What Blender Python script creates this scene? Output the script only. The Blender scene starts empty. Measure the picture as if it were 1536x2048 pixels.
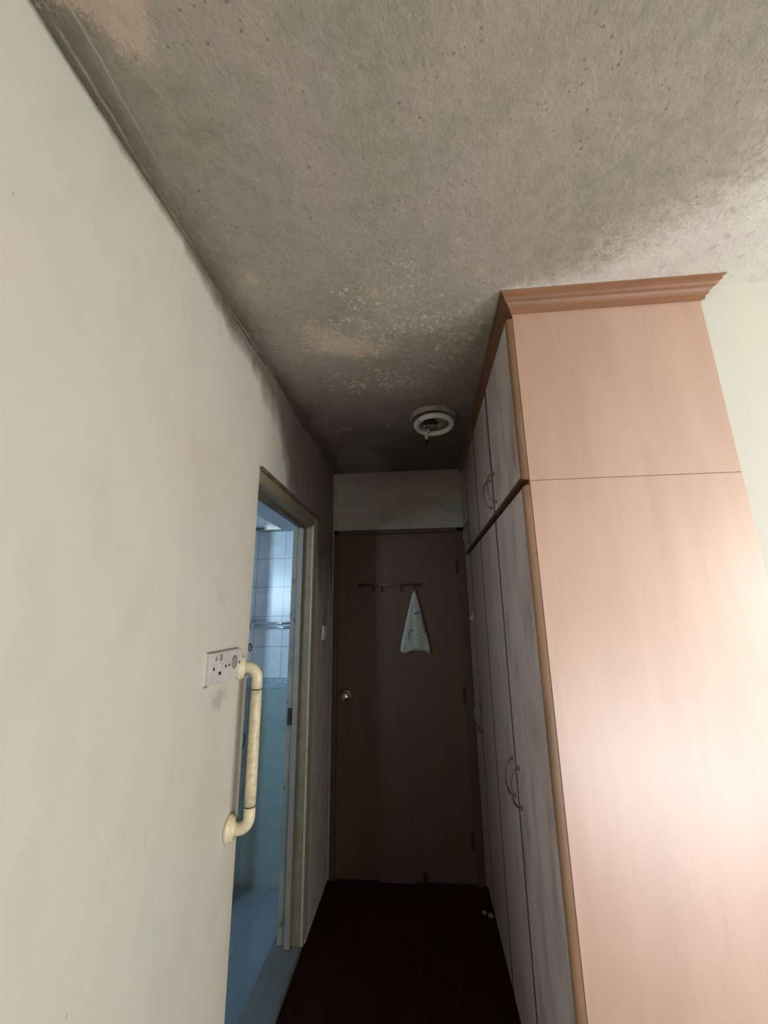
import bpy, bmesh, math, random
import numpy as np
from mathutils import Vector, Matrix

# ------------------------------------------------------------------ camera, light, exposure
scn = bpy.context.scene
COL = scn.collection
EYE = 1.509
cd = bpy.data.cameras.new('camera')
cam = bpy.data.objects.new('camera', cd)
COL.objects.link(cam)
scn.camera = cam
cd.sensor_fit = 'VERTICAL'
cd.sensor_height = 36.0
cd.lens = 806.76 / 2048 * 36.0
cd.clip_start = 0.02
rr = Vector((0.99576091, 0.09087969, -0.0141804)).normalized()
ff = Vector((-0.08476004, 0.96650652, 0.24224139)).normalized()
uu = rr.cross(ff).normalized()
cam.matrix_world = Matrix(((rr.x, uu.x, -ff.x, 0), (rr.y, uu.y, -ff.y, 0), (rr.z, uu.z, -ff.z, EYE), (0, 0, 0, 1)))

scn.view_settings.view_transform = 'Standard'
scn.view_settings.look = 'None'
scn.view_settings.gamma = 1
scn.view_settings.use_curve_mapping = False
scn.view_settings.exposure = 0.0

world = bpy.data.worlds.new('daylight')
scn.world = world
world.use_nodes = True
world.node_tree.nodes['Background'].inputs[0].default_value = (0.55, 0.68, 0.85, 1)
world.node_tree.nodes['Background'].inputs[1].default_value = 0.3


def area(name, loc, aim, sx, sy, power, col):
    l = bpy.data.lights.new(name, 'AREA')
    l.shape = 'RECTANGLE'
    l.size, l.size_y = sx, sy
    l.energy = power
    l.color = col
    o = bpy.data.objects.new(name, l)
    COL.objects.link(o)
    o.location = loc
    o.rotation_euler = (Vector(aim)).to_track_quat('-Z', 'Y').to_euler()
    return o


# daylight in the room's side window and the bathroom's, plus an added low rear light
RW_X, RR_Y = 2.6, -0.85
area('daylight_right_window', (RW_X + 0.06, -0.09, 1.5), (-1, 0, 0), 1.36, 1.18, 60, (1.0, 0.985, 0.95))
area('added_low_rear_light', (1.70, RR_Y - 0.06, 0.42), (0, 1, 0), 1.56, 0.74, 42, (0.96, 0.97, 1.0))  # made-up low source, placed to brighten the wardrobe end panel
bw = area('daylight_bathroom_window', (-1.93, 0.02, 1.77), (0, 1, 0), 0.42, 0.55, 20, (0.58, 0.81, 1.0))
bw.data.spread = 1.75

# ------------------------------------------------------------------ measures (metres, floor at 0, eye at 0,0)
XL, D, XW, YW, XR, H = -0.6055, 2.764, 0.3045, 1.156, 0.9067, 2.5
OY1, OY2, OZ = 1.426, 2.30, 2.066


# ------------------------------------------------------------------ noise for stain maps
def vnoise(x, y, seed):
    xi, yi = np.floor(x).astype(np.int64), np.floor(y).astype(np.int64)
    fx, fy = x - xi, y - yi
    fx = fx * fx * (3 - 2 * fx)
    fy = fy * fy * (3 - 2 * fy)

    def h(a, b):
        n = (a * 374761393 + b * 668265263 + seed * 1442695041) & 0xffffffff
        n = ((n ^ (n >> 13)) * 1274126177) & 0xffffffff
        return ((n ^ (n >> 16)) & 0xffff) / 65535.0
    return (h(xi, yi) * (1 - fx) + h(xi + 1, yi) * fx) * (1 - fy) + (h(xi, yi + 1) * (1 - fx) + h(xi + 1, yi + 1) * fx) * fy


def fbm(x, y, s, seed, octs=4):
    t, a, v = 0, 0.5, 0
    for k in range(octs):
        v = v + a * vnoise(x * s, y * s, seed + k * 17)
        t += a
        a *= 0.5
        s *= 2.1
    return v / t


def sstep(a, b, v):
    t = np.clip((v - a) / (b - a), 0, 1)
    return t * t * (3 - 2 * t)


# ------------------------------------------------------------------ node helpers
def lin(c):
    return tuple(((v / 255) / 12.92 if v / 255 <= 0.04045 else ((v / 255 + 0.055) / 1.055) ** 2.4) for v in c) + (1,)


class N:
    def __init__(s, name, rough=0.6, spec=0.5, metal=0.0):
        s.m = bpy.data.materials.new(name)
        s.m.use_nodes = True
        s.t = s.m.node_tree
        s.b = s.t.nodes['Principled BSDF']
        s.b.inputs['Roughness'].default_value = rough
        s.b.inputs['Specular IOR Level'].default_value = spec
        s.b.inputs['Metallic'].default_value = metal
        s._pos = None

    def n(s, typ, **kw):
        q = s.t.nodes.new(typ)
        for k, v in kw.items():
            setattr(q, k, v)
        return q

    def lk(s, a, b):
        s.t.links.new(a, b)

    def put(s, sock, v):
        if isinstance(v, bpy.types.NodeSocket):
            s.lk(v, sock)
        else:
            sock.default_value = v

    def pos(s, scale=(1, 1, 1), loc=(0, 0, 0)):
        g = s.n('ShaderNodeNewGeometry')
        mp = s.n('ShaderNodeMapping')
        s.lk(g.outputs['Position'], mp.inputs[0])
        mp.inputs['Scale'].default_value = scale
        mp.inputs['Location'].default_value = loc
        return mp.outputs[0]

    def noise(s, vec, scale, detail=4, rough=0.55, dist=0.0):
        q = s.n('ShaderNodeTexNoise')
        s.lk(vec, q.inputs['Vector'])
        q.inputs['Scale'].default_value = scale
        q.inputs['Detail'].default_value = detail
        q.inputs['Roughness'].default_value = rough
        q.inputs['Distortion'].default_value = dist
        return q.outputs['Fac']

    def voro(s, vec, scale):
        q = s.n('ShaderNodeTexVoronoi')
        s.lk(vec, q.inputs['Vector'])
        q.inputs['Scale'].default_value = scale
        return q

    def math(s, op, a, b=0.0, c=0.0):
        q = s.n('ShaderNodeMath', operation=op)
        s.put(q.inputs[0], a)
        s.put(q.inputs[1], b)
        s.put(q.inputs[2], c)
        return q.outputs[0]

    def step(s, v, a, b):
        q = s.n('ShaderNodeMapRange', interpolation_type='SMOOTHSTEP')
        s.put(q.inputs['Value'], v)
        q.inputs['From Min'].default_value = a
        q.inputs['From Max'].default_value = b
        return q.outputs[0]

    def mix(s, f, a, b, mode='MIX'):
        q = s.n('ShaderNodeMix', data_type='RGBA', blend_type=mode)
        s.put(q.inputs[0], f)
        s.put(q.inputs[6], a)
        s.put(q.inputs[7], b)
        return q.outputs[2]

    def attr(s, name):
        q = s.n('ShaderNodeAttribute', attribute_name=name)
        return q.outputs['Fac']

    def sep(s):
        g = s.n('ShaderNodeNewGeometry')
        q = s.n('ShaderNodeSeparateXYZ')
        s.lk(g.outputs['Position'], q.inputs[0])
        return q.outputs

    def color(s, c):
        s.put(s.b.inputs['Base Color'], c)

    def bump(s, hgt, strength=0.3, dist=0.01):
        q = s.n('ShaderNodeBump')
        s.lk(hgt, q.inputs['Height'])
        q.inputs['Strength'].default_value = strength
        q.inputs['Distance'].default_value = dist
        s.lk(q.outputs[0], s.b.inputs['Normal'])


def rgb(r, g, b):
    return (r, g, b, 1)


def plain(name, c, rough=0.5, spec=0.5, metal=0.0, var=0.12, scale=30, bump=0.0):
    k = N(name, rough, spec, metal)
    v = k.noise(k.pos(), scale, 4)
    d = tuple(x * (1 - var * 2) for x in c[:3]) + (1,)
    k.color(k.mix(k.step(v, 0.3, 0.7), d, c))
    if bump:
        k.bump(v, bump, 0.002)
    return k.m


# ------------------------------------------------------------------ materials
def m_ceiling():
    k = N('mouldy_ceiling_plaster', 0.9, 0.2)
    P = k.pos()
    n1 = k.noise(P, 3.5, 5, 0.6)
    n2 = k.noise(P, 26, 5, 0.65)
    n3 = k.noise(P, 120, 3, 0.6)
    n4 = k.noise(k.pos((1, 1, 1), (7, 3, 1)), 9, 4, 0.6)
    mold_and_shade = k.mix(k.step(n1, 0.3, 0.7), rgb(0.305, 0.288, 0.225), rgb(0.42, 0.365, 0.318))
    mold_and_shade = k.mix(k.math('MULTIPLY', k.step(n4, 0.5, 0.72), 0.5), mold_and_shade, rgb(0.34, 0.325, 0.29))
    mold_and_shade = k.mix(k.math('MULTIPLY', k.step(n2, 0.35, 0.62), 0.45), mold_and_shade, rgb(0.46, 0.41, 0.35))
    mold_and_shade = k.mix(k.math('MULTIPLY', k.step(n3, 0.55, 0.75), 0.35), mold_and_shade, rgb(0.16, 0.15, 0.125))
    # heavier mould, and corridor shade painted in toward the far end
    mold_and_shade = k.mix(k.attr('dark'), mold_and_shade, k.mix(n2, rgb(0.085, 0.064, 0.044), rgb(0.14, 0.108, 0.078)))
    # dark dots
    v = k.voro(P, 20)
    vv = k.voro(k.pos((1, 1, 1), (3, 1, 0)), 47)
    dots = k.math('MULTIPLY', k.step(v.outputs['Distance'], 0.10, 0.04), k.step(k.noise(P, 4, 2), 0.48, 0.58))
    dots2 = k.math('MULTIPLY', k.step(vv.outputs['Distance'], 0.18, 0.08), k.step(k.noise(P, 7, 2), 0.5, 0.62))
    mold_and_shade = k.mix(k.math('MULTIPLY', k.math('MAXIMUM', dots, dots2), 0.55), mold_and_shade, rgb(0.11, 0.105, 0.085))
    # clean paint
    paint = k.mix(k.step(n4, 0.35, 0.65), rgb(0.69, 0.67, 0.61), rgb(0.65, 0.61, 0.58))
    paint = k.mix(k.math('MULTIPLY', k.step(n2, 0.55, 0.68), 0.5), paint, rgb(0.42, 0.39, 0.35))
    cl = k.math('ADD', k.attr('clean'), k.math('MULTIPLY', k.math('SUBTRACT', n2, 0.5), 0.22))
    cl = k.math('ADD', cl, k.math('MULTIPLY', k.math('SUBTRACT', n3, 0.5), 0.16))
    c = k.mix(k.step(cl, -0.02, 0.15), mold_and_shade, paint)
    # bare plaster patches
    ba = k.math('ADD', k.attr('bare'), k.math('MULTIPLY', k.math('SUBTRACT', k.noise(P, 55, 7, 0.8, 1.5), 0.5), 4.2))
    bare = k.mix(n2, rgb(0.50, 0.39, 0.29), rgb(0.64, 0.54, 0.43))
    c = k.mix(k.math('MULTIPLY', k.step(ba, 0.45, 0.95), k.math('ADD', 0.45, k.math('MULTIPLY', k.math('MINIMUM', k.attr('bare'), 1.0), 0.45))), c, bare)
    # pale flakes where the skin of mould has come away
    fa = k.attr('flake')
    n6 = k.noise(P, 62, 5, 0.7, 0.6)
    n7 = k.noise(k.pos((1, 1, 1), (5, 2, 3)), 24, 5, 0.75, 0.8)
    f = k.step(k.math('ADD', k.math('MULTIPLY', fa, 0.22), n6), 0.745, 0.785)
    f2 = k.step(k.math('ADD', k.math('MULTIPLY', fa, 0.22), n7), 0.715, 0.79)
    f2 = k.math('MULTIPLY', f2, k.step(n6, 0.35, 0.6))
    c = k.mix(k.math('MULTIPLY', k.math('MAXIMUM', f, f2), 0.8), c, rgb(0.66, 0.59, 0.48))
    # pale cracked filler lines beside the left wall
    sx = k.sep()
    wx = k.math('ADD', sx['X'], k.math('MULTIPLY', k.math('SUBTRACT', k.noise(k.pos(), 4.0, 4), 0.5), 0.035))
    brk = k.step(k.noise(k.pos((0.2, 1, 1)), 5.0, 3), 0.42, 0.55)
    l1 = k.step(k.math('ABSOLUTE', k.math('SUBTRACT', wx, -0.598)), 0.005, 0.001)
    l1 = k.math('MULTIPLY', l1, k.step(k.noise(k.pos((0.2, 1, 1), (0, 4, 0)), 6.0, 4), 0.40, 0.56))
    l1 = k.math('MULTIPLY', l1, k.step(sx['Y'], 2.0, 1.0))
    l2 = k.math('MULTIPLY', k.step(k.math('ABSOLUTE', k.math('SUBTRACT', wx, -0.555)), 0.004, 0.001), k.math('MULTIPLY', brk, k.step(sx['Y'], 1.3, 1.0)))
    c = k.mix(k.math('MULTIPLY', k.math('MAXIMUM', l1, l2), 0.6), c, rgb(0.50, 0.44, 0.38))
    k.color(c)
    k.bump(k.math('ADD', k.noise(P, 75, 4, 0.6), k.math('MULTIPLY', n2, 0.6)), 0.5, 0.005)
    return k.m


def m_wall():
    k = N('cream_wall_paint_with_mould', 0.75, 0.3)
    P = k.pos()
    n1 = k.noise(P, 3.0, 4, 0.5)
    n2 = k.noise(k.pos((1, 2.2, 1.3), (3, 9, 2)), 4.3, 4, 0.5)
    n3 = k.noise(P, 34, 5, 0.65)
    st = k.noise(k.pos((1, 7, 2.2)), 3.2, 6, 0.65)
    c = k.mix(k.step(n1, 0.35, 0.65), rgb(0.585, 0.575, 0.495), rgb(0.60, 0.56, 0.485))
    c = k.mix(k.math('MULTIPLY', k.step(n2, 0.5, 0.7), 0.5), c, rgb(0.52, 0.53, 0.46))
    c = k.mix(k.math('MULTIPLY', k.attr('tan'), k.step(n2, 0.25, 0.6)), c, rgb(0.56, 0.485, 0.37))
    # grey haze then black-brown mould
    g = k.math('ADD', k.attr('mould'), k.math('MULTIPLY', k.math('SUBTRACT', st, 0.5), 0.9))
    g = k.math('ADD', g, k.math('MULTIPLY', k.math('SUBTRACT', n3, 0.5), 0.7))
    grey = k.mix(k.step(n1, 0.4, 0.6), rgb(0.33, 0.34, 0.31), rgb(0.38, 0.34, 0.29))
    c = k.mix(k.step(g, 0.08, 0.75), c, grey)
    drk = k.mix(n3, rgb(0.11, 0.088, 0.062), rgb(0.20, 0.162, 0.125))
    c = k.mix(k.math('MULTIPLY', k.step(g, 0.6, 1.45), 0.95), c, drk)
    # tiny scuffs
    v = k.voro(k.pos((1, 1.6, 0.9)), 13)
    sc = k.math('MULTIPLY', k.step(k.math('ADD', v.outputs['Distance'], k.math('MULTIPLY', n3, 0.05)), 0.065, 0.045), k.step(k.noise(P, 6, 2), 0.54, 0.6))
    c = k.mix(k.math('MULTIPLY', sc, 0.6), c, rgb(0.20, 0.20, 0.17))
    k.color(c)
    k.bump(k.math('ADD', n3, k.math('MULTIPLY', k.noise(P, 9, 3), 1.5)), 0.12, 0.004)
    return k.m


def wood(name, c1, c2, rough, axis='z', film_shade=None, coat=0.0, grain=1.0, spec=0.5, crough=0.3, cior=1.8, streak=0.4):
    k = N(name, rough, spec)
    sc = {'z': (9, 9, 1.1), 'x': (1.1, 9, 9), 'y': (9, 1.1, 9)}[axis]
    P = k.pos(sc)
    n1 = k.noise(P, 1.6, 5, 0.6, 0.6)
    n2 = k.noise(P, 7 * grain, 5, 0.65, 0.3)
    n3 = k.noise(k.pos(), 3.0, 3, 0.5)
    c = k.mix(k.step(n1, 0.35, 0.68), c2, c1)
    c = k.mix(k.math('MULTIPLY', k.step(n2, 0.5, 0.75), streak), c, tuple(v * 0.72 for v in c2[:3]) + (1,))
    c = k.mix(k.math('MULTIPLY', k.step(n3, 0.4, 0.7), 0.25), c, tuple(v * 1.12 for v in c1[:3]) + (1,))
    if film_shade:
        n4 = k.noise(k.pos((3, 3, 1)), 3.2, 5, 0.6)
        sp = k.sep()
        thin = k.math('ADD', k.step(k.math('ADD', sp['Y'], k.math('MULTIPLY', n4, 0.8)), 2.9, 1.5), k.math('MULTIPLY', sp['Z'], 0.12))  # pale dust fades with depth and lower down, painting in corridor shade
        c = k.mix(k.math('MULTIPLY', k.math('MULTIPLY', k.step(n4, 0.15, 0.6), film_shade[1]), k.math('MINIMUM', k.math('ADD', thin, 0.12), 1.0)), c, film_shade[0])
    k.color(c)
    k.b.inputs['Coat Weight'].default_value = coat
    k.b.inputs['Coat Roughness'].default_value = crough
    k.b.inputs['Coat IOR'].default_value = cior
    k.bump(n2, 0.05, 0.002)
    return k.m


def grid_mask(k, a, size, off, w):
    f = k.math('FRACT', k.math('DIVIDE', k.math('SUBTRACT', a, off), size))
    e = k.math('MINIMUM', f, k.math('SUBTRACT', 1.0, f))
    return k.math('LESS_THAN', k.math('MULTIPLY', e, size), w / 2)


def m_tiles():
    k = N('glazed_blue_wall_tiles', 0.22, 0.28)
    s = k.sep()
    P = k.pos()
    cloud = k.noise(P, 9, 5, 0.6, 0.8)
    up = k.mix(k.step(cloud, 0.3, 0.7), rgb(0.66, 0.74, 0.80), rgb(0.78, 0.84, 0.88))
    lo = k.mix(k.step(cloud, 0.3, 0.7), rgb(0.33, 0.42, 0.41), rgb(0.39, 0.48, 0.47))
    bd = k.mix(k.step(k.noise(P, 30, 3, 0.6, 2.0), 0.45, 0.55), rgb(0.32, 0.42, 0.50), rgb(0.50, 0.58, 0.66))
    c = k.mix(k.math('GREATER_THAN', s['Z'], 1.041), lo, bd)
    c = k.mix(k.math('GREATER_THAN', s['Z'], 1.102), c, up)
    gx = grid_mask(k, s['X'], 0.2, -0.945, 0.004)
    gy = grid_mask(k, s['Y'], 0.2, 2.764, 0.004)
    gz1 = k.math('MULTIPLY', grid_mask(k, s['Z'], 0.197, 1.102, 0.0045), k.math('GREATER_THAN', s['Z'], 1.09))
    gz2 = k.math('MULTIPLY', grid_mask(k, s['Z'], 0.2, 1.041, 0.0045), k.math('LESS_THAN', s['Z'], 1.05))
    g = k.sep()
    geo = k.n('ShaderNodeNewGeometry')
    sn = k.n('ShaderNodeSeparateXYZ')
    k.lk(geo.outputs['Normal'], sn.inputs[0])
    isx = k.math('GREATER_THAN', k.math('ABSOLUTE', sn.outputs['X']), 0.5)
    gv = k.mix(isx, gx, gy)
    gv = k.math('MULTIPLY', gv, k.math('SUBTRACT', 1.0, k.math('MULTIPLY', k.math('GREATER_THAN', s['Z'], 1.041), k.math('LESS_THAN', s['Z'], 1.102))))
    m = k.math('MAXIMUM', gv, k.math('MAXIMUM', gz1, gz2))
    c = k.mix(k.math('MULTIPLY', m, k.math('ADD', 0.25, k.math('MULTIPLY', k.math('GREATER_THAN', s['Z'], 1.03), 0.5))), c, rgb(0.20, 0.27, 0.33))
    k.color(c)
    k.bump(k.math('SUBTRACT', k.math('MULTIPLY', k.noise(P, 6, 2), 0.4), m), 0.25, 0.003)
    return k.m


def m_bathfloor():
    k = N('glazed_floor_tiles', 0.16, 0.5)
    s = k.sep()
    c = k.mix(k.noise(k.pos(), 8, 4), rgb(0.27, 0.32, 0.37), rgb(0.34, 0.39, 0.44))
    m = k.math('MAXIMUM', grid_mask(k, s['X'], 0.2, -0.945, 0.004), k.math('MULTIPLY', grid_mask(k, s['Y'], 0.2, 2.4, 0.004), 0.5))
    k.color(k.mix(k.math('MULTIPLY', m, 0.7), c, rgb(0.14, 0.18, 0.22)))
    return k.m


M = {}
M['ceiling'] = m_ceiling()
M['wall'] = m_wall()
M['cream'] = plain('pale_cream_paint', rgb(0.64, 0.64, 0.555), 0.75, 0.3, var=0.025, scale=3, bump=0.1)
M['roomwall'] = plain('room_wall_paint', rgb(0.60, 0.58, 0.50), 0.8, 0.3, var=0.04, scale=3)
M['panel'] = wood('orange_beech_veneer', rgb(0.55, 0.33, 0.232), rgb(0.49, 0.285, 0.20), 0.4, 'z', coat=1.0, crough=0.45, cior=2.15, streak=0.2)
M['front'] = wood('dusty_shaded_door_front', rgb(0.40, 0.26, 0.20), rgb(0.34, 0.22, 0.17), 0.34, 'z', film_shade=(rgb(0.78, 0.68, 0.66), 0.93), coat=0.25, crough=0.4)
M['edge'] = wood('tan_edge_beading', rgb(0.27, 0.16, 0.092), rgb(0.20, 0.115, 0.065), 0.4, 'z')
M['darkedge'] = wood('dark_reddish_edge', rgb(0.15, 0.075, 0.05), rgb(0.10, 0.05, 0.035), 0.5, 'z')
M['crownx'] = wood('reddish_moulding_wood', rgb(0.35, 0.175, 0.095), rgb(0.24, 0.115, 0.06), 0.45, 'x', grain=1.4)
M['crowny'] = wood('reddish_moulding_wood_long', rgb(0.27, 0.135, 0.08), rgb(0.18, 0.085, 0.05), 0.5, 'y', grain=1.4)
M['carcass'] = plain('dark_carcass_wood', rgb(0.11, 0.06, 0.04), 0.6)
M['door'] = wood('dark_brown_door_veneer', rgb(0.11, 0.05, 0.027), rgb(0.09, 0.042, 0.023), 0.5, 'z', grain=0.6)
M['dframe'] = wood('dark_brown_frame_wood', rgb(0.095, 0.042, 0.026), rgb(0.065, 0.03, 0.02), 0.5, 'z')
M['floor'] = wood('dark_red_floor_boards', rgb(0.034, 0.006, 0.004), rgb(0.02, 0.004, 0.003), 0.6, 'y', spec=0.12)
M['steel'] = plain('brushed_steel', rgb(0.27, 0.235, 0.20), 0.25, metal=1.0, var=0.05)
M['chrome'] = plain('chrome', rgb(0.8, 0.82, 0.84), 0.1, metal=1.0, var=0.02)
M['brass'] = plain('dull_brass_rail', rgb(0.42, 0.25, 0.14), 0.3, metal=1.0)
M['bronze'] = plain('dark_bronze_metal', rgb(0.08, 0.04, 0.025), 0.5, metal=0.6)
M['ivory'] = plain('yellowed_ivory_plastic', rgb(0.78, 0.70, 0.47), 0.28, var=0.05, scale=14)
M['ivory_worn'] = plain('worn_ivory_plastic', rgb(0.74, 0.64, 0.42), 0.4, var=0.14, scale=60, bump=0.3)
M['black'] = plain('black_rubber', rgb(0.012, 0.012, 0.012), 0.6)
M['hole'] = plain('screw_hole_black', rgb(0.01, 0.01, 0.01), 0.8)
M['plate'] = plain('white_plate_plastic', rgb(0.62, 0.58, 0.56), 0.35, var=0.06, scale=40)
M['smudge'] = plain('grimy_grey_plastic', rgb(0.36, 0.33, 0.30), 0.5, var=0.25, scale=90)
M['bag'] = plain('crumpled_white_plastic', rgb(0.42, 0.39, 0.34), 0.35, var=0.1, scale=25, bump=0.4)
M['bagprint'] = plain('faded_blue_print', rgb(0.13, 0.14, 0.20), 0.5)
M['tube'] = plain('white_glass_tube', rgb(0.82, 0.80, 0.76), 0.18, var=0.03)
M['pan'] = plain('dirty_white_enamel', rgb(0.42, 0.38, 0.33), 0.45, var=0.2, scale=40)
M['tiles'] = m_tiles()
M['bathfloor'] = m_bathfloor()
M['bathceil'] = plain('grey_bathroom_ceiling', rgb(0.46, 0.52, 0.55), 0.6, var=0.05, scale=5)
M['opal'] = plain('pale_ceiling_panel', rgb(0.86, 0.90, 0.92), 0.3, var=0.02)
M['olive'] = plain('olive_painted_frame', rgb(0.25, 0.205, 0.13), 0.6, var=0.12, scale=18)
M['tan'] = plain('tan_painted_casing', rgb(0.44, 0.36, 0.26), 0.6, var=0.1, scale=22)
M['darkstrip'] = plain('dark_stained_strip', rgb(0.14, 0.11, 0.075), 0.7, var=0.2, scale=18)
M['palegreen'] = plain('pale_green_grey_stop', rgb(0.27, 0.25, 0.205), 0.5, var=0.08, scale=14)
M['stone'] = plain('grey_stone_sill', rgb(0.19, 0.205, 0.20), 0.35, var=0.08, scale=9)


def m_peel():
    k = N('peeling_grey_jamb', 0.7, 0.3)
    n = k.noise(k.pos((1, 1, 0.6)), 28, 6, 0.7)
    n2 = k.noise(k.pos(), 7, 3)
    c = k.mix(k.step(n2, 0.4, 0.6), rgb(0.20, 0.21, 0.19), rgb(0.29, 0.25, 0.21))
    k.color(k.mix(k.step(n, 0.58, 0.7), c, rgb(0.09, 0.085, 0.075)))
    k.bump(n, 0.5, 0.003)
    return k.m


M['peel'] = m_peel()


# ------------------------------------------------------------------ mesh helpers
def box(bm, lo, hi, bev=0.0, mi=0, seg=2):
    r = bmesh.ops.create_cube(bm, size=1)
    vs = r['verts']
    for v in vs:
        for i in range(3):
            v.co[i] = lo[i] if v.co[i] < 0 else hi[i]
    fs = list({f for v in vs for f in v.link_faces})
    for f in fs:
        f.material_index = mi
    if bev:
        es = list({e for v in vs for e in v.link_edges})
        q = bmesh.ops.bevel(bm, geom=es, offset=bev, segments=seg, affect='EDGES', profile=0.5)
        for f in q['faces']:
            f.material_index = mi
    return vs


def tube(bm, pts, rad, seg=14, caps=True, closed=False, mi=0):
    pts = [Vector(p) for p in pts]
    n = len(pts)
    rads = rad if isinstance(rad, (list, tuple)) else [rad] * n
    t0 = (pts[1] - pts[0]).normalized()
    nrm = t0.orthogonal().normalized()
    rings = []
    for i in range(n):
        if closed:
            t = (pts[(i + 1) % n] - pts[i - 1]).normalized()
        else:
            t = (pts[min(i + 1, n - 1)] - pts[max(i - 1, 0)]).normalized()
        nrm = (nrm - t * nrm.dot(t)).normalized()
        b = t.cross(nrm)
        rings.append([bm.verts.new(pts[i] + (nrm * math.cos(a) + b * math.sin(a)) * rads[i])
                      for a in (2 * math.pi * j / seg for j in range(seg))])
    m = n if closed else n - 1
    for i in range(m):
        A, B = rings[i], rings[(i + 1) % n]
        for j in range(seg):
            f = bm.faces.new((A[j], A[(j + 1) % seg], B[(j + 1) % seg], B[j]))
            f.smooth = True
            f.material_index = mi
    if caps and not closed:
        for q in (rings[0][::-1], rings[-1]):
            f = bm.faces.new(q)
            f.material_index = mi


def lathe(bm, prof, origin, axis, seg=32, mi=0):
    """prof: list of (radius, along axis)"""
    ax = Vector(axis).normalized()
    u = ax.orthogonal().normalized()
    w = ax.cross(u)
    o = Vector(origin)
    rings = []
    for r, h in prof:
        if r < 1e-6:
            rings.append([bm.verts.new(o + ax * h)])
        else:
            rings.append([bm.verts.new(o + ax * h + (u * math.cos(a) + w * math.sin(a)) * r)
                          for a in (2 * math.pi * j / seg for j in range(seg))])
    for A, B in zip(rings, rings[1:]):
        for j in range(seg):
            a, b = (A[j % len(A)], A[(j + 1) % len(A)]), (B[j % len(B)], B[(j + 1) % len(B)])
            q = []
            for v in (a[0], a[1], b[1], b[0]):
                if v not in q:
                    q.append(v)
            if len(q) > 2:
                f = bm.faces.new(q)
                f.smooth = True
                f.material_index = mi


def obj(name, bm, mats, parent=None, loc=None, fix=True):
    if fix:
        bmesh.ops.recalc_face_normals(bm, faces=bm.faces[:])
    me = bpy.data.meshes.new(name)
    if loc is not None:
        bmesh.ops.translate(bm, vec=-Vector(loc), verts=bm.verts[:])
    bm.to_mesh(me)
    bm.free()
    for m in (mats if isinstance(mats, (list, tuple)) else [mats]):
        me.materials.append(m)
    o = bpy.data.objects.new(name, me)
    COL.objects.link(o)
    if loc is not None:
        o.location = loc
    if parent:
        o.parent = parent
        if loc is not None:
            o.location = Vector(loc) - WORLD.get(parent.name, Vector())
        else:
            o.location = -WORLD.get(parent.name, Vector())
        WORLD[o.name] = WORLD.get(parent.name, Vector()) + o.location
    else:
        WORLD[o.name] = o.location.copy()
    return o


WORLD = {}


def thing(name, label, cat, loc, group=None):
    o = bpy.data.objects.new(name, None)
    o.empty_display_size = 0.05
    COL.objects.link(o)
    o.location = loc
    WORLD[o.name] = Vector(loc)
    o['label'] = label
    o['category'] = cat
    if group:
        o['group'] = group
    return o


def tag(o, label, cat, group=None):
    o['label'] = label
    o['category'] = cat
    if group:
        o['group'] = group
    return o


def struct(o):
    o['kind'] = 'structure'
    return o


def sbox(name, lo, hi, mat, parent=None, bev=0.0):
    bm = bmesh.new()
    box(bm, lo, hi, bev)
    o = obj(name, bm, mat, parent)
    if parent is None:
        struct(o)
    return o


def grid_obj(name, us, vs, fn, mats, keep=None, attrs=None, extra=None):
    """regular grid of points fn(u,v) with float point attributes"""
    U, V = np.meshgrid(us, vs, indexing='ij')
    P = fn(U, V).reshape(-1, 3)
    nu, nv = len(us), len(vs)
    verts = [tuple(p) for p in P]
    faces = []
    for i in range(nu - 1):
        for j in range(nv - 1):
            if keep is None or keep((us[i] + us[i + 1]) / 2, (vs[j] + vs[j + 1]) / 2):
                a = i * nv + j
                faces.append((a, a + nv, a + nv + 1, a + 1))
    base = len(verts)
    if extra:
        for q in extra:
            b = len(verts)
            verts += [tuple(v) for v in q]
            faces.append(tuple(range(b, b + len(q))))
    me = bpy.data.meshes.new(name)
    me.from_pydata(verts, [], faces)
    for m in mats:
        me.materials.append(m)
    for an, f in (attrs or {}).items():
        a = me.attributes.new(an, 'FLOAT', 'POINT')
        d = np.zeros(len(verts), dtype=np.float32)
        d[:base] = f(U, V).reshape(-1)
        a.data.foreach_set('value', d)
    me.update()
    o = bpy.data.objects.new(name, me)
    COL.objects.link(o)
    WORLD[o.name] = Vector()
    struct(o)
    return o


def span(a, b, step, *must):
    pts = set([a, b] + [m for m in must if a < m < b])
    pts = sorted(pts)
    out = []
    for p, q in zip(pts, pts[1:]):
        n = max(1, int(math.ceil((q - p) / step)))
        out += [p + (q - p) * i / n for i in range(n)]
    return np.array(out + [b])


# ------------------------------------------------------------------ the setting
def ceil_clean(x, y):
    # signed distance to the edge of the clean paint: a curve from the wardrobe corner out to the right
    xb = np.interp(y, [0.40, 0.55, 0.66, 0.78, 0.90, 1.02, 1.09, 1.106], [0.95, 0.80, 0.72, 0.70, 0.62, 0.49, 0.33, 0.22])
    d = (x - xb) * 0.55
    d = np.where(y > 1.107, np.where(x > 0.7, 0.5, -0.5), d)
    return np.clip(d + (fbm(x, y, 9, 5) - 0.5) * 0.12, -0.6, 0.6)


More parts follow.
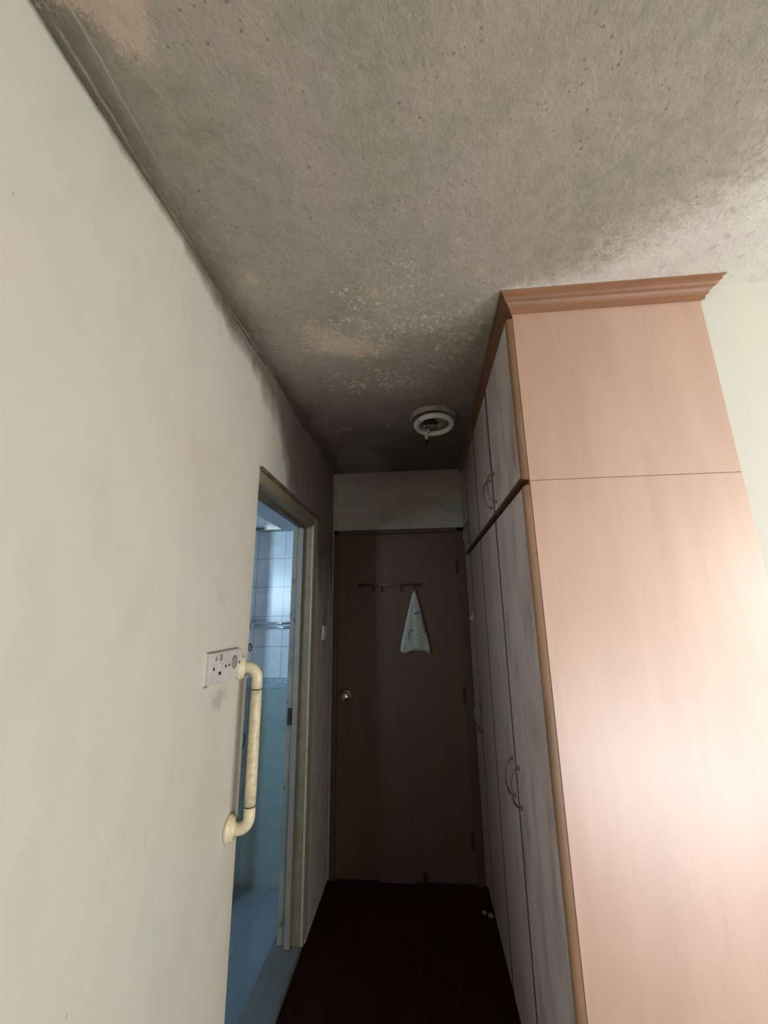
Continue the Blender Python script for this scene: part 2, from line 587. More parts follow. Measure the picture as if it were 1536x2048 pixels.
def ceil_bare(x, y):
    v = np.zeros_like(x)
    for cx, cy, sx, sy, a in ((-0.30, 1.30, 0.13, 0.075, 1.0), (-0.17, 1.36, 0.14, 0.06, 0.85), (-0.36, 1.20, 0.09, 0.06, 0.6),
                              (-0.475, 0.435, 0.045, 0.05, 1.5), (-0.50, 0.37, 0.10, 0.04, 1.5), (-0.48, 0.985, 0.03, 0.045, 0.9),
                              (-0.11, 1.08, 0.035, 0.04, 0.9), (0.22, 1.02, 0.03, 0.025, 0.8), (-0.15, 1.6, 0.25, 0.12, 0.42),
                              (-0.39, 2.04, 0.07, 0.04, 0.6), (-0.1, 2.3, 0.06, 0.04, 0.5), (-0.25, 0.44, 0.05, 0.02, 0.4)):
        v += a * np.exp(-((x - cx) / sx) ** 2 - ((y - cy) / sy) ** 2)
    return v


def ceil_dark(x, y):
    v = 0.85 * np.exp(-((x - XL) / (0.035 + 0.06 * fbm(x, y, 5, 51))) ** 2) * (0.5 + 0.6 * fbm(x * 2, y, 7, 41))
    v += 0.3 * sstep(1.5, 2.5, y)  # even darkening with depth stands in for the dim corridor
    v += 0.55 * sstep(1.0, 2.1, y) * sstep(0.15, 0.75, fbm(x, y, 3, 77) + 0.15)
    return np.clip(v, 0, 0.92)


def ceil_flake(x, y):
    d = np.exp(-((x + 0.05) / 0.45) ** 2 - ((y - 1.4) / 0.62) ** 2)
    return np.clip(0.72 * d + (fbm(x, y, 5, 23) - 0.5) * 0.9 + 0.14, 0, 1)


grid_obj('ceiling', span(-0.72, RW_X, 0.014, XL), span(RR_Y, D, 0.014),
         lambda U, V: np.stack([U, V, H - 0 * U], -1), [M['ceiling']],
         attrs={'clean': ceil_clean, 'bare': ceil_bare, 'dark': ceil_dark, 'flake': ceil_flake})


def wall_mould(y, z):
    d = H - z
    wid = np.interp(y, [0.0, 0.5, 0.8, 1.0, 1.2, 1.38, 1.45, 1.62, 1.75, 2.0, 2.76], [0.012, 0.014, 0.03, 0.06, 0.09, 0.12, 0.17, 0.26, 0.5, 0.9, 1.1])
    wid = wid * (0.45 + 1.1 * fbm(y, z * 0.3, 9, 3))
    v = 1.35 * np.clip(1 - d / np.maximum(wid, 0.01), 0, 1) ** 0.7
    v += 0.6 * sstep(1.46, 1.95, y + 0.25 * (fbm(y, z, 5, 61) - 0.5)) * sstep(0.9, 0.1, d)
    v += 0.30 * sstep(0.55, 0.95, y) * sstep(0.30, 0.0, d + 0.25 * (fbm(y, z, 7, 31) - 0.5))
    v += 0.45 * sstep(2.2, 2.4, y)
    v += 0.62 * np.exp(-((y - 1.24) / 0.06) ** 2 - ((z - 1.27) / 0.035) ** 2)
    v += 0.3 * np.exp(-((y - 1.2) / 0.05) ** 2 - ((z - 1.56) / 0.06) ** 2)
    return np.clip(v - 0.06, -0.3, 1.3)


def wall_tan(y, z):
    v = 0.8 * np.exp(-((y - 1.42) / 0.035) ** 2) * sstep(2.1, 1.9, z)
    v += 0.45 * np.exp(-((y - 1.0) / 0.16) ** 2 - ((z - 1.95) / 0.14) ** 2)
    v += 0.3 * np.exp(-((y - 1.2) / 0.13) ** 2 - ((z - 1.05) / 0.3) ** 2)
    return v


def bow(y, z):
    # the plaster bellies slightly and the seam at the ceiling wanders
    t = sstep(2.3, 2.5, z)
    return t * (0.004 * np.sin(y * 9) + 0.006 * (fbm(y, y * 0 + 3, 4, 9) - 0.5))


grid_obj('wall_left', span(RR_Y, D, 0.016, OY1, OY2), span(-0.05, H, 0.016, OZ),
         lambda U, V: np.stack([XL + bow(U, V), U, V], -1), [M['wall']],
         keep=lambda y, z: not (OY1 < y < OY2 and z < OZ),
         attrs={'mould': wall_mould, 'tan': wall_tan},
         extra=[((XL, OY1, -0.05), (XL, OY1, OZ), (-0.715, OY1, OZ), (-0.715, OY1, -0.05)),
                ((XL, OY1, OZ), (XL, OY2, OZ), (-0.715, OY2, OZ), (-0.715, OY1, OZ)),
                ((XL, OY2, -0.05), (-0.715, OY2, -0.05), (-0.715, OY2, OZ), (XL, OY2, OZ))])

# back wall: painted strip above the door and the corner pier
bm = bmesh.new()
box(bm, (-0.72, D, 2.072), (1.0, D + 0.1, H))
box(bm, (-0.72, D, -0.05), (XL + 0.012, D + 0.1, 2.072))
box(bm, (0.27, D, -0.05), (1.0, D + 0.1, 2.072))
bmesh.ops.subdivide_edges(bm, edges=bm.edges[:], cuts=2, use_grid_fill=True)
wb = struct(obj('wall_back', bm, M['wall']))
a = wb.data.attributes.new('mould', 'FLOAT', 'POINT')
a.data.foreach_set('value', np.array([0.46 if v.co.z < 2.4 else 0.75 for v in wb.data.vertices], dtype=np.float32))
a = wb.data.attributes.new('tan', 'FLOAT', 'POINT')
a.data.foreach_set('value', np.array([1.6] * len(wb.data.vertices), dtype=np.float32))
# pale painted bead down the corner and along the ceiling line
sbox('trim_1', (XL - 0.002, D - 0.006, 2.076), (XL + 0.034, D + 0.001, H - 0.001), M['tan'])

# cream wall flush with the wardrobe side, and the rest of the room round the camera
sbox('wall_right', (XR, YW + 0.001, -0.05), (RW_X + 0.1, YW + 0.12, H), M['cream'])
bm = bmesh.new()
x0, x1 = RW_X, RW_X + 0.12
for lo, hi in (((x0, RR_Y - 0.12, -0.05), (x1, -0.78, H)), ((x0, 0.6, -0.05), (x1, YW + 0.12, H)),
               ((x0, -0.78, -0.05), (x1, 0.6, 0.9)), ((x0, -0.78, 2.1), (x1, 0.6, H))):
    box(bm, lo, hi)
struct(obj('wall_window_side', bm, M['roomwall']))
bm = bmesh.new()
y0, y1 = RR_Y - 0.12, RR_Y
for lo, hi in (((-0.72, y0, -0.05), (0.9, y1, H)), ((2.5, y0, -0.05), (x1, y1, H)),
               ((0.9, y0, -0.05), (2.5, y1, 0.04)), ((0.9, y0, 0.8), (2.5, y1, H))):
    box(bm, lo, hi)
struct(obj('wall_rear', bm, M['roomwall']))
sbox('floor', (XL, RR_Y - 0.1, -0.06), (RW_X, D + 0.05, 0.0), M['floor'])

# window frames behind the camera; the low rear one surrounds the added light
bm = bmesh.new()
for y in (-0.78, -0.11, 0.56):
    box(bm, (RW_X + 0.01, y, 0.9), (RW_X + 0.05, y + 0.04, 2.1), 0.003)
for z in (0.9, 2.06):
    box(bm, (RW_X + 0.01, -0.78, z), (RW_X + 0.05, 0.6, z + 0.04), 0.003)
struct(obj('window_1', bm, M['plate']))
bm = bmesh.new()
for x in (0.9, 1.68, 2.46):
    box(bm, (x, RR_Y - 0.05, 0.04), (x + 0.04, RR_Y - 0.01, 0.8), 0.003)
for z in (0.04, 0.76):
    box(bm, (0.9, RR_Y - 0.05, z), (2.5, RR_Y - 0.01, z + 0.04), 0.003)
struct(obj('added_low_window', bm, M['plate']))  # frame of the made-up low opening

# ---- bathroom shell
BF, BC, BX = -0.045, 2.087, -0.715
sbox('wall_bathroom_back', (-1.26, D, BF - 0.05), (BX, D + 0.1, 2.4), M['tiles'])
sbox('wall_bathroom_left', (-1.24, 2.45, BF - 0.05), (-1.145, D, 2.4), M['tiles'])
sbox('wall_bathroom_return', (-2.2, 2.45, BF - 0.05), (-1.24, 2.55, 2.4), M['tiles'])
bm = bmesh.new()
for lo, hi in (((-2.2, 0.0, BF), (-2.14, 0.1, 2.4)), ((-1.72, 0.0, BF), (BX, 0.1, 2.4)),
               ((-2.14, 0.0, BF), (-1.72, 0.1, 1.495)), ((-2.14, 0.0, 2.045), (-1.72, 0.1, 2.4))):
    box(bm, lo, hi)
struct(obj('wall_bathroom_front', bm, M['tiles']))
sbox('wall_bathroom_far_left', (-2.3, 0.0, BF - 0.05), (-2.2, 2.55, 2.4), M['tiles'])
bm = bmesh.new()
for x in (-2.14, -1.945, -1.75):
    box(bm, (x, 0.04, 1.495), (x + 0.03, 0.07, 2.045), 0.003)
for z in (1.495, 2.015):
    box(bm, (-2.14, 0.04, z), (-1.72, 0.07, z + 0.03), 0.003)
struct(obj('window_3', bm, M['plate']))
sbox('wall_bathroom_corridor_side', (BX - 0.008, 0.1, BF), (BX, OY1, 2.4), M['tiles'])
sbox('wall_bathroom_corridor_end', (BX - 0.008, OY2, BF), (BX, D, 2.4), M['tiles'])
sbox('floor_bathroom', (-2.2, 0.0, BF - 0.05), (BX + 0.01, D + 0.02, BF), M['bathfloor'])
bm = bmesh.new()
box(bm, (-0.96, 0.1, BC), (BX + 0.002, D, BC + 0.06))
box(bm, (-2.2, 2.69, BC), (-0.96, D, BC + 0.06))
struct(obj('ceiling_bathroom', bm, M['bathceil']))
bm = bmesh.new()
box(bm, (-2.2, 0.1, BC + 0.012), (-0.962, 2.688, BC + 0.05))
struct(obj('ceiling_bathroom_panel', bm, M['opal']))
sbox('trim_2', (-1.3, 2.682, BC - 0.004), (-0.955, 2.694, BC + 0.03), M['steel'])

# ---- bathroom doorway: sill, jambs, head
d2 = struct(thing('door_2', 'bathroom doorway', 'door', (XL, OY2, 0)))
del d2['label'], d2['category']
YF = 2.225


def jamb_piece(name, x0, x1, y, ztop, mat, zb=0.03):
    return sbox(name, (x0, y, zb), (x1, OY2 + 0.002, ztop), mat, d2, 0.002)


jamb_piece('casing', -0.612, XL + 0.006, YF, 2.05, M['tan'])
jamb_piece('jamb', -0.655, -0.612, YF + 0.004, 2.02, M['olive'])
jamb_piece('door_stop', -0.682, -0.655, 2.205, 1.995, M['palegreen'])
jamb_piece('hinge_jamb', -0.722, -0.682, YF + 0.004, 2.02, M['peel'])
sbox('casing', (XL - 0.002, OY1, 2.006), (XL + 0.005, YF + 0.095, 2.05), M['olive'], d2, 0.002)
sbox('stained_strip', (XL - 0.002, OY1, 2.05), (XL + 0.012, OY2 + 0.02, 2.068), M['darkstrip'], d2, 0.003)
sbox('head_jamb', (-0.655, OY1, 2.0), (XL, OY2, OZ), M['olive'], d2)
sbox('head_stop', (-0.682, OY1, 1.985), (-0.655, OY2, OZ), M['darkstrip'], d2)
sbox('head_lining', (-0.722, OY1, 2.016), (-0.682, OY2, OZ), M['palegreen'], d2)
bm = bmesh.new()
box(bm, (-0.712, YF - 0.001, 0.955), (-0.688, YF + 0.006, 1.035), 0.001)
box(bm, (-0.700, YF - 0.003, 0.985), (-0.692, YF + 0.004, 1.010), 0, 1)
box(bm, (-0.694, YF - 0.004, 0.968), (-0.687, YF + 0.004, 0.980), 0, 2)
o = obj('strike_plate', bm, [M['bronze'], M['hole'], M['steel']], d2)
o['label'] = 'dark metal strike plate with a black slot'
sbox('trim_3', (-0.745, OY1 - 0.02, BF), (XL - 0.006, OY2 + 0.002, 0.03), M['stone'], bev=0.004)

# ---- door at the end of the corridor
d1 = struct(thing('door_1', 'corridor door', 'door', (-0.16, D, 0)))
del d1['label'], d1['category']
bm = bmesh.new()
box(bm, (XL + 0.010, D - 0.012, 0), (-0.566, D + 0.04, 2.072), 0.002)
box(bm, (0.254, D - 0.012, 0), (0.3035, D + 0.04, 2.072), 0.002)
box(bm, (XL + 0.010, D - 0.012, 2.044), (0.3035, D + 0.04, 2.072), 0.002)
obj('door_frame', bm, M['dframe'], d1)
bm = bmesh.new()
box(bm, (-0.562, D - 0.002, 0.008), (0.251, D + 0.036, 2.040), 0.002)
leaf = obj('door_leaf', bm, M['door'], d1)
bm = bmesh.new()
lathe(bm, [(0.0, 0), (0.031, 0), (0.031, 0.004), (0.027, 0.008), (0.012, 0.010), (0.011, 0.030), (0.020, 0.036), (0.026, 0.046), (0.0265, 0.056), (0.022, 0.064), (0.0, 0.067)],
      (-0.500, D - 0.002, 1.0), (0, -1, 0))
o = obj('door_knob', bm, M['chrome'], leaf)
o['label'] = 'round steel knob'
for z in (1.80, 0.22, 1.0):
    bm = bmesh.new()
    tube(bm, [(0.253, D - 0.008, z - 0.045), (0.253, D - 0.008, z + 0.045)], 0.0055, 10)
    box(bm, (0.236, D - 0.0035, z - 0.045), (0.253, D - 0.001, z + 0.045))
    obj('hinge', bm, M['bronze'], leaf)
bm = bmesh.new()
lathe(bm, [(0, 0), (0.014, 0), (0.014, 0.004), (0.008, 0.008), (0.008, 0.028), (0.011, 0.030), (0.011, 0.040), (0, 0.042)], (-0.04, D - 0.002, 0.045), (0, -1, 0))
obj('door_stop', bm, M['bronze'], leaf)
bm = bmesh.new()
box(bm, (-0.30, D - 0.006, 0.001), (-0.09, D - 0.001, 0.009), 0.001)
obj('bottom_strip', bm, M['carcass'], leaf)  # thin dark strip along part of the leaf's lower edge

# ------------------------------------------------------------------ wardrobe
wd = thing('wardrobe', 'built-in veneered wardrobe running along the corridor, four door columns wide', 'wardrobe', (0.33, YW, 0))
XD, ZS, ZT = 0.3045, 1.878, 2.5
PX = 0.3275
bm = bmesh.new()
box(bm, (PX, YW, 0.0), (XR, YW + 0.018, ZS - 0.0006), 0.0007, seg=1)
o = obj('side_panel', bm, M['panel'], wd)
o['label'] = 'lower end panel, washed pale by the added low light'
bm = bmesh.new()
box(bm, (PX, YW, ZS + 0.0006), (XR, YW + 0.018, ZT), 0.0007, seg=1)
obj('side_panel', bm, M['panel'], wd)
bm = bmesh.new()
box(bm, (0.3300, YW + 0.018, 0.0), (XR + 0.05, D - 0.002, ZT - 0.001))
obj('carcass', bm, M['carcass'], wd)
bm = bmesh.new()
box(bm, (0.3270, YW + 0.018, ZS - 0.03), (0.3300, D - 0.002, ZS + 0.02))
o = obj('divider_rail', bm, M['crowny'], wd)
bm = bmesh.new()
box(bm, (0.3200, YW + 0.004, 0.0), (0.3300, D - 0.002, 0.045), 0.001)
obj('plinth', bm, M['carcass'], wd)


def crown():
    prof = [(0.000, 2.446), (0.16, 2.446), (0.18, 2.456), (0.30, 2.459), (0.36, 2.466), (0.50, 2.473), (0.66, 2.477),
            (0.74, 2.484), (0.84, 2.486), (0.86, 2.493), (1.0, 2.495), (1.0, 2.4998)]
    fo, so = 0.040, 0.050
    bm = bmesh.new()
    rows = []
    for o_, z in prof:
        rows.append((bm.verts.new((PX - o_ * fo, D - 0.001, z)), bm.verts.new((PX - o_ * fo, YW - o_ * so, z)), bm.verts.new((XR + 0.001 + o_ * 0.052, YW - o_ * so, z))))
    back = [bm.verts.new((PX + 0.004, D - 0.001, 2.4998)), bm.verts.new((PX + 0.004, YW + 0.004, 2.4998)), bm.verts.new((XR + 0.001, YW + 0.004, 2.4998))]
    backb = [bm.verts.new((PX + 0.004, D - 0.001, 2.446)), bm.verts.new((PX + 0.004, YW + 0.004, 2.446)), bm.verts.new((XR + 0.001, YW + 0.004, 2.446))]
    rows = [backb] + rows + [back]
    for A, B in zip(rows, rows[1:]):
        f = bm.faces.new((A[0], A[1], B[1], B[0]))
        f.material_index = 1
        bm.faces.new((A[1], A[2], B[2], B[1]))
    bm.faces.new([r[2] for r in rows])
    bm.faces.new([r[0] for r in rows][::-1])
    return obj('crown_moulding', bm, [M['crownx'], M['crowny']], wd)


crown()


def door_mesh(w, h, first):
    """door slab: local origin at near bottom corner of the front, front face looks to -x"""
    bm = bmesh.new()
    t, r = 0.022, 0.006
    # cross-section around the edge: half-round beading
    sec = [(t, 0.0), (t - 0.0012, -0.0), (0.0145, 0.0), (0.0095, 0.0004), (0.0045, 0.0018), (0.0014, 0.0048), (0.0, 0.0095)]
    loops = []
    for x, inset in sec:
        loops.append([bm.verts.new((x, inset, inset)), bm.verts.new((x, w - inset, inset)), bm.verts.new((x, w - inset, h - inset)), bm.verts.new((x, inset, h - inset))])
    for A, B in zip(loops, loops[1:]):
        for j in range(4):
            f = bm.faces.new((A[j], A[(j + 1) % 4], B[(j + 1) % 4], B[j]))
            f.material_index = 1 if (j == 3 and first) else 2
    f = bm.faces.new(loops[-1])
    f.material_index = 0
    f = bm.faces.new(loops[0][::-1])
    f.material_index = 1
    return bm


def handle_mesh():
    """bow handle: local origin at centre of its back, bows out to -x, runs along z"""
    bm = bmesh.new()
    L, out = 0.058, 0.032
    pts, rad = [], []
    for i in range(25):
        a = math.pi * i / 24
        z = -L * math.cos(a)
        x = -out * (math.sin(a) ** 0.75) if 0 < i < 24 else 0.0
        pts.append((x, 0, z))
        rad.append(0.0030 + 0.0009 * math.sin(a))
    tube(bm, pts, rad, 10)
    for s in (-1, 1):
        lathe(bm, [(0, 0), (0.0075, 0), (0.007, 0.004), (0.0045, 0.006)], (0.0005, 0, s * L), (-1, 0, 0), 14)
    return bm


ys = [YW + 0.001, 1.600, 2.030, 2.455, 2.759]
hand = None
GAP = 0.003
for lvl, (zb, zt, hz) in enumerate(((ZS + 0.004, 2.432, 1.978), (0.05, ZS - 0.014, 0.942))):
    for i in range(4):
        ya, yb = ys[i] + (0 if i == 0 else GAP), ys[i + 1] - GAP
        if lvl == 0 and i == 0:
            yb -= 0.004
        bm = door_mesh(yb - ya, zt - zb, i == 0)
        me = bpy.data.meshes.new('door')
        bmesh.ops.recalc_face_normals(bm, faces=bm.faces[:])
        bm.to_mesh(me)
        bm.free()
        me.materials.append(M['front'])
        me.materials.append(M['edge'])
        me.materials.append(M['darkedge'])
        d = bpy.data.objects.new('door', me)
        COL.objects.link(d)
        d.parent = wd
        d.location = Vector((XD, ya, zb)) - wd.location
        hy = (yb - 0.052) if i in (0, 2) else (ya + 0.037)
        if hand is None:
            hand = obj('handle', handle_mesh(), M['steel'])
            h = hand
        else:
            h = hand.copy()
            COL.objects.link(h)
        h.parent = d
        h.location = (0.0, hy - ya, hz - zb)

# ------------------------------------------------------------------ grab bar on the left wall
gb = thing('grab_bar', 'yellowed ivory grab bar mounted upright on the left wall beside the bathroom doorway', 'grab bar', (XL, 1.361, 1.11))
GX, GY = -0.541, 1.361
for z in (1.341, 0.884):
    bm = bmesh.new()
    lathe(bm, [(0.0, 0.0), (0.0375, 0.0), (0.0375, 0.010), (0.0365, 0.0125), (0.033, 0.0135), (0.0325, 0.019), (0.031, 0.021), (0.019, 0.0225), (0.0175, 0.03)], (XL - 0.001, GY, z), (1, 0, 0), 40)
    obj('flange', bm, M['ivory'], gb)
    s = 1 if z > 1.1 else -1
    bm = bmesh.new()
    R_ = 0.034
    pts = [(XL + 0.012, GY, z)]
    cx, cz = GX - R_, z - s * R_
    for k in range(13):
        a = math.pi / 2 * k / 12
        pts.append((cx + R_ * math.sin(a), GY, cz + s * R_ * math.cos(a)))
    pts.append((GX, GY, 1.276 if s > 0 else 0.946))
    tube(bm, pts, 0.0168, 24)
    obj('elbow', bm, M['ivory'], gb)
    bm = bmesh.new()
    zz = 1.2755 if s > 0 else 0.9455
    tube(bm, [(GX, GY, zz - 0.0012), (GX, GY, zz + 0.0012)], 0.0175, 24)
    obj('joint_ring', bm, M['black'], gb)
bm = bmesh.new()
tube(bm, [(GX, GY, 0.947 + 0.327 * k / 8) for k in range(9)], 0.0172, 24)
obj('grip', bm, M['ivory_worn'], gb)

# ------------------------------------------------------------------ double socket plate
sp = thing('socket_plate', 'grimy white double outlet plate on the left wall next to the grab bar', 'outlet', (XL, 1.25, 1.36))
bm = bmesh.new()
box(bm, (XL - 0.002, 1.146, 1.318), (XL + 0.011, 1.345, 1.404), 0.002)
obj('back_box', bm, M['plate'], sp)
bm = bmesh.new()
box(bm, (XL - 0.001, 1.143, 1.404), (XL + 0.004, 1.335, 1.4075), 0.001)
box(bm, (XL - 0.001, 1.142, 1.314), (XL + 0.006, 1.156, 1.3185), 0.001)
obj('grime_and_gap_shadow', bm, M['smudge'], sp)  # top strip stands in for the gap shadow; corner piece is brown grime
for j, y0 in enumerate((1.149, 1.247)):
    bm = bmesh.new()
    box(bm, (XL + 0.010, y0, 1.319), (XL + 0.016 - j * 0.002, y0 + 0.096, 1.403 - j * 0.001), 0.0015)
    f = obj('face_plate', bm, M['plate'], sp)
    fx = XL + 0.016 - j * 0.002
    for dy in (0.012, 0.084):
        bm = bmesh.new()
        lathe(bm, [(0.0, 0.0006), (0.0045, 0.0006), (0.0047, -0.001)], (fx, y0 + dy, 1.361), (1, 0, 0), 14)
        obj('screw', bm, M['hole'], f)
    if j == 0:
        bm = bmesh.new()
        lathe(bm, [(0, 0.002), (0.0055, 0.002), (0.0065, 0)], (fx - 0.0004, y0 + 0.022, 1.388), (1, 0, 0), 18)
        obj('indicator', bm, M['smudge'], f)
        bm = bmesh.new()
        box(bm, (fx - 0.001, y0 + 0.040, 1.351), (fx + 0.003, y0 + 0.058, 1.374), 0.0015)
        box(bm, (fx - 0.001, y0 + 0.041, 1.342), (fx + 0.0012, y0 + 0.055, 1.350), 0.0004, 1)
        box(bm, (fx - 0.001, y0 + 0.042, 1.380), (fx + 0.0006, y0 + 0.060, 1.398), 0.0004, 2)
        obj('rocker_switch', bm, [M['plate'], M['hole'], M['smudge']], f)
    else:
        bm = bmesh.new()
        lathe(bm, [(0.0, 0.0035), (0.009, 0.0035), (0.011, 0.001), (0.020, 0.001), (0.022, -0.0005)], (fx, y0 + 0.048, 1.366), (1, 0, 0), 28)
        box(bm, (fx, y0 + 0.046, 1.366), (fx + 0.0055, y0 + 0.051, 1.384), 0.001)
        obj('dial', bm, M['smudge'], f)

# ------------------------------------------------------------------ light switch near the end door
ls = thing('light_switch', 'small white light switch on the left wall near the brown end door', 'light switch', (XL, 2.53, 1.397))
bm = bmesh.new()
box(bm, (XL - 0.002, 2.495, 1.355), (XL + 0.010, 2.575, 1.438), 0.002)
obj('plate', bm, M['tube'], ls)
bm = bmesh.new()
box(bm, (XL + 0.009, 2.522, 1.380), (XL + 0.014, 2.548, 1.413), 0.0015)
obj('rocker', bm, M['plate'], ls)

# ------------------------------------------------------------------ hook rail on the door + bag
hr = thing('hook_rail', 'thin brass hook rail with small dark hooks across the brown end door', 'hook rail', (-0.21, D, 1.688))
bm = bmesh.new()
tube(bm, [(-0.415, D - 0.020, 1.690), (-0.005, D - 0.020, 1.688)], 0.0048, 12)
obj('rail', bm, M['brass'], hr)
for x in (-0.405, -0.02):
    bm = bmesh.new()
    box(bm, (x - 0.018, D - 0.012, 1.678), (x + 0.022, D - 0.0015, 1.700), 0.002)
    tube(bm, [(x, D - 0.006, 1.689), (x, D - 0.022, 1.689)], 0.0062, 12)
    obj('bracket', bm, M['bronze'], hr)
for x in (-0.322, -0.262, -0.135, -0.045):
    bm = bmesh.new()
    pts = [(x, D - 0.020, 1.684)]
    for k in range(9):
        a = math.pi * k / 8
        pts.append((x, D - 0.030 + 0.010 * math.cos(a), 1.660 - 0.010 * math.sin(a)))
    tube(bm, pts, 0.0034, 10)
    tube(bm, [(x, D - 0.020, 1.6935), (x, D - 0.020, 1.6815)], 0.0060, 10)
    obj('hook', bm, M['bronze'], hr)


def bag():
    bg = thing('plastic_bag', 'crumpled white plastic bag hanging from the right hook of the rail', 'plastic bag', (-0.045, D - 0.03, 1.655))
    bm = bmesh.new()
    top = Vector((-0.047, D - 0.031, 1.655))
    nu, nv = 44, 30
    random.seed(3)
    rings = []
    for i in range(nv + 1):
        t = i / nv
        z = 1.645 - 0.379 * t
        cx = -0.047 + (-0.052 + 0.047) * t
        hw = 0.0075 + 0.094 * (t ** 0.93)
        dp = 0.006 + 0.013 * t
        ring = []
        for j in range(nu):
            a = 2 * math.pi * j / nu
            fold = 1 + (0.34 * math.sin(5 * a + 1.5) + 0.25 * math.sin(9 * a + 3 * t)) * (0.3 + 0.7 * t) * (0.5 if abs(math.cos(a)) > 0.8 else 1.0)
            x = cx + hw * math.cos(a)
            y = D - 0.022 - dp * (0.25 + 0.75 * fold) * math.sin(a) * 0.55 - dp * 0.35
            y = min(y, D - 0.0045)
            zz = z - (0.010 * math.sin(3.2 * a + 0.6) + 0.006 * math.cos(2 * a)) * t ** 6
            if t > 0.92:
                x = cx + hw * math.cos(a) * (1 - 0.06 * (t - 0.92) / 0.08)
            ring.append(bm.verts.new((x, y, zz)))
        rings.append(ring)
    for A, B in zip(rings, rings[1:]):
        for j in range(nu):
            f = bm.faces.new((A[j], A[(j + 1) % nu], B[(j + 1) % nu], B[j]))
            f.smooth = True
    bm.faces.new(rings[-1])
    bm.faces.new(rings[0][::-1])
    obj('bag_body', bm, M['bag'], bg)
    # knot / loop at the hook
    bm = bmesh.new()
    pts = [(-0.047 + 0.009 * math.sin(a), D - 0.031, 1.645 - 0.007 * math.cos(a)) for a in (2 * math.pi * k / 16 for k in range(16))]
    tube(bm, pts, 0.0032, 8, closed=True)
    obj('handle_loop', bm, M['bag'], bg)
    bm = bmesh.new()

    def mark(px, pz, w, h, rot):
        c, s = math.cos(rot), math.sin(rot)
        q = [(-w, -h), (w, -h), (w, h), (-w, h)]
        A = [bm.verts.new((px + x * c - z * s, D - 0.0395, pz + x * s + z * c)) for x, z in q]
        B = [bm.verts.new((v.co.x, D - 0.030, v.co.z)) for v in A]
        bm.faces.new(A)
        for i in range(4):
            bm.faces.new((A[i], B[i], B[(i + 1) % 4], A[(i + 1) % 4]))
    mark(-0.044, 1.500, 0.006, 0.008, 0.2)
    mark(-0.022, 1.507, 0.013, 0.006, 0.1)
    mark(-0.088, 1.365, 0.003, 0.026, -0.1)
    mark(-0.073, 1.395, 0.014, 0.003, -0.2)
    mark(-0.035, 1.366, 0.013, 0.002, 0.1)
    mark(0.003, 1.43, 0.0035, 0.055, 0.22)
    obj('print', bm, M['bagprint'], bg)


bag()

# ------------------------------------------------------------------ circular fluorescent light
LX, LY = 0.093, 1.945
cl = thing('ceiling_light', 'round bare fluorescent ring light on the mouldy ceiling, its cover missing', 'ceiling light', (LX, LY, H))
bm = bmesh.new()
lathe(bm, [(0.0, 0.012), (0.100, 0.012), (0.104, 0.020), (0.118, 0.020), (0.122, 0.012), (0.124, -0.001)], (LX, LY, H), (0, 0, -1), 48)
obj('base_pan', bm, M['pan'], cl)
bm = bmesh.new()
tube(bm, [(LX + 0.004 + 0.092 * math.cos(a), LY + 0.002 + 0.092 * math.sin(a), H - 0.044 - 0.006 * math.sin(a)) for a in (2 * math.pi * k / 56 for k in range(56))], 0.0145, 16, closed=True)
obj('ring_tube', bm, M['tube'], cl)
bm = bmesh.new()
box(bm, (LX - 0.055, LY - 0.02, H - 0.038), (LX + 0.025, LY + 0.012, H - 0.010), 0.003)
obj('ballast', bm, M['bronze'], cl)
bm = bmesh.new()
tube(bm, [(LX + 0.040, LY + 0.022, H - 0.011), (LX + 0.040, LY + 0.022, H - 0.046)], 0.012, 18)
obj('starter', bm, M['pan'], cl)
bm = bmesh.new()
box(bm, (LX + 0.012, LY - 0.03, H - 0.034), (LX + 0.062, LY + 0.012, H - 0.010), 0.004)
obj('terminal_block', bm, M['smudge'], cl)
bm = bmesh.new()
box(bm, (LX - 0.048, LY + 0.074, H - 0.064), (LX - 0.018, LY + 0.106, H - 0.030), 0.004)
tube(bm, [(LX - 0.034, LY + 0.100, H - 0.050), (LX - 0.034, LY + 0.112, H - 0.074)], 0.009, 12)
obj('lamp_cap', bm, M['tube'], cl)
bm = bmesh.new()
tube(bm, [(LX - 0.034, LY + 0.110, H - 0.070), (LX - 0.033, LY + 0.120, H - 0.105)], [0.0075, 0.0085], 12)
obj('plug', bm, M['black'], cl)
for k, a in enumerate((0.5, 2.2, 3.9)):
    bm = bmesh.new()
    ca, sa = math.cos(a), math.sin(a)
    tube(bm, [(LX + 0.112 * ca, LY + 0.112 * sa, H - 0.012), (LX + 0.115 * ca, LY + 0.115 * sa, H - 0.045), (LX + 0.106 * ca, LY + 0.106 * sa, H - 0.056), (LX + 0.096 * ca, LY + 0.096 * sa, H - 0.060)], 0.0018, 8)
    obj('tube_clip', bm, M['steel'], cl)
for k, (p, q, r_) in enumerate((((-0.04, 0.01, 0.030), (-0.06, 0.05, 0.060), (-0.035, 0.09, 0.05)), ((0.02, -0.01, 0.03), (0.0, 0.03, 0.07), (-0.03, 0.08, 0.055)),
                                ((0.05, 0.0, 0.03), (0.02, 0.04, 0.055), (0.04, 0.022, 0.045)))):
    bm = bmesh.new()
    P0, P1, P2 = Vector(p), Vector(q), Vector(r_)
    tube(bm, [(LX + v.x, LY + v.y, H - v.z) for v in ((1 - t) ** 2 * P0 + 2 * t * (1 - t) * P1 + t * t * P2 for t in (i / 12 for i in range(13)))], 0.0016, 6)
    obj('wire', bm, M['tube'] if k != 1 else M['black'], cl)

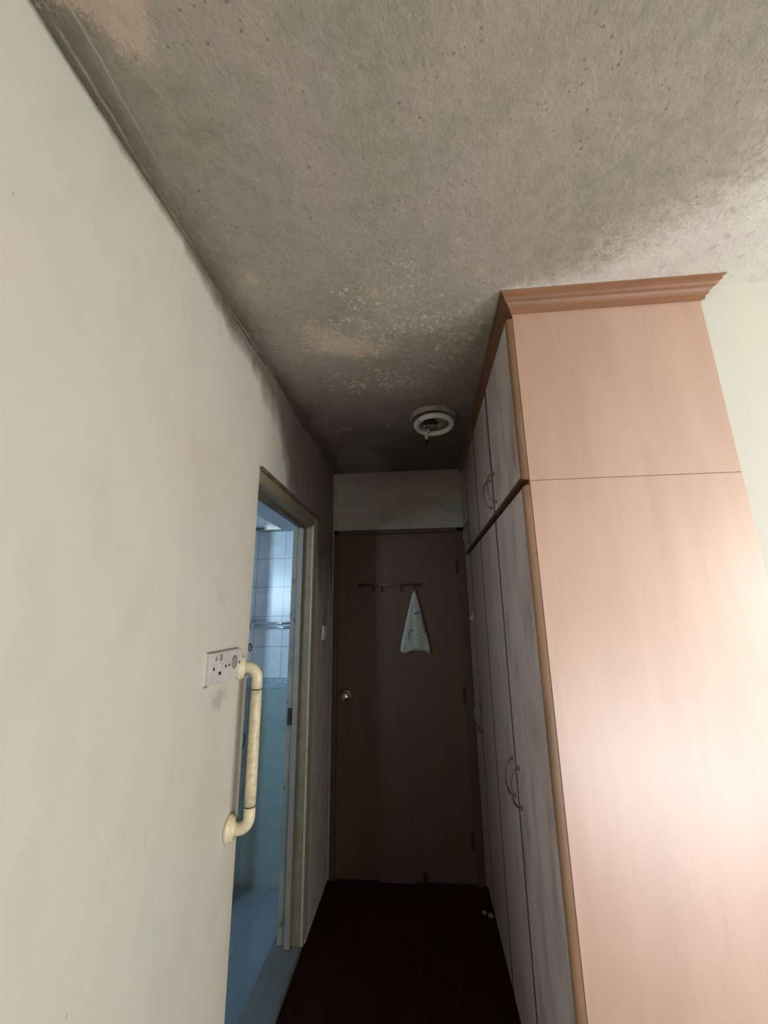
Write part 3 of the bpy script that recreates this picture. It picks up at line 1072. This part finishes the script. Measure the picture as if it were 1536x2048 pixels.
# ------------------------------------------------------------------ bathroom fittings
tr = thing('towel_rail', 'double chrome towel rail on the pale tiled bathroom wall', 'towel rail', (-0.95, D, 1.44))
for z, y in ((1.452, D - 0.075), (1.424, D - 0.045)):
    bm = bmesh.new()
    tube(bm, [(-1.125, y, z), (-0.735, y, z)], 0.008, 16)
    obj('bar', bm, M['chrome'], tr)
for x in (-1.122, -0.74):
    bm = bmesh.new()
    box(bm, (x - 0.008, D - 0.082, 1.415), (x + 0.008, D, 1.460), 0.003)
    obj('bracket', bm, M['chrome'], tr)


def ring(name, label, z, y, r, mat):
    t = thing(name, label, 'towel ring' if 'ring' in name else 'hook', (-1.145, y, z))
    bm = bmesh.new()
    tube(bm, [(-1.115 + 0.0 * k, y + r * math.cos(a), z + r * math.sin(a)) for k, a in ((k, 2 * math.pi * k / 28) for k in range(28))], 0.0032, 8, closed=True)
    obj('ring', bm, mat, t)
    bm = bmesh.new()
    lathe(bm, [(0, 0), (0.012, 0), (0.010, 0.008), (0.005, 0.012), (0.004, 0.034), (0, 0.036)], (-1.1455, y, z + r), (1, 0, 0), 16)
    obj('mount', bm, M['steel'], t)


ring('towel_ring', 'small ring on the bathroom side wall, level with the outlet plate', 1.302, 2.655, 0.022, M['bronze'])
ring('towel_ring', 'larger thin dark ring on the bathroom side wall, low beside the grab bar', 0.765, 2.625, 0.036, M['bronze'])

# ------------------------------------------------------------------ small things
sh = thing('adhesive_hook', 'tiny white adhesive hook on the farthest tall wardrobe door', 'hook', (XD, 2.56, 1.48))
bm = bmesh.new()
box(bm, (XD - 0.004, 2.548, 1.462), (XD + 0.0, 2.574, 1.497), 0.0015)
obj('pad', bm, M['tube'], sh)
bm = bmesh.new()
tube(bm, [(XD - 0.003, 2.561, 1.486), (XD - 0.006, 2.561, 1.470), (XD - 0.014, 2.561, 1.466), (XD - 0.016, 2.561, 1.475)], 0.003, 8)
obj('prong', bm, M['tube'], sh)


def scrap(label, x, y, s, seed):
    rnd = random.Random(seed)
    bm = bmesh.new()
    bmesh.ops.create_icosphere(bm, subdivisions=3, radius=s)
    for v in bm.verts:
        v.co *= 0.75 + 0.5 * rnd.random()
        v.co.z *= 0.6
    zmin = min(v.co.z for v in bm.verts)
    bmesh.ops.translate(bm, vec=(0, 0, -zmin), verts=bm.verts[:])
    o = obj('paper_scrap', bm, M['smudge'])
    o.location = (x, y, 0.0)
    tag(o, label, 'paper', 'paper scraps on the floor')


scrap('crumpled pale scrap on the dark floor, a step out from the wardrobe', 0.265, 2.545, 0.011, 1)
scrap('crumpled pale scrap on the dark floor, right against the wardrobe base', 0.293, 2.52, 0.013, 2)
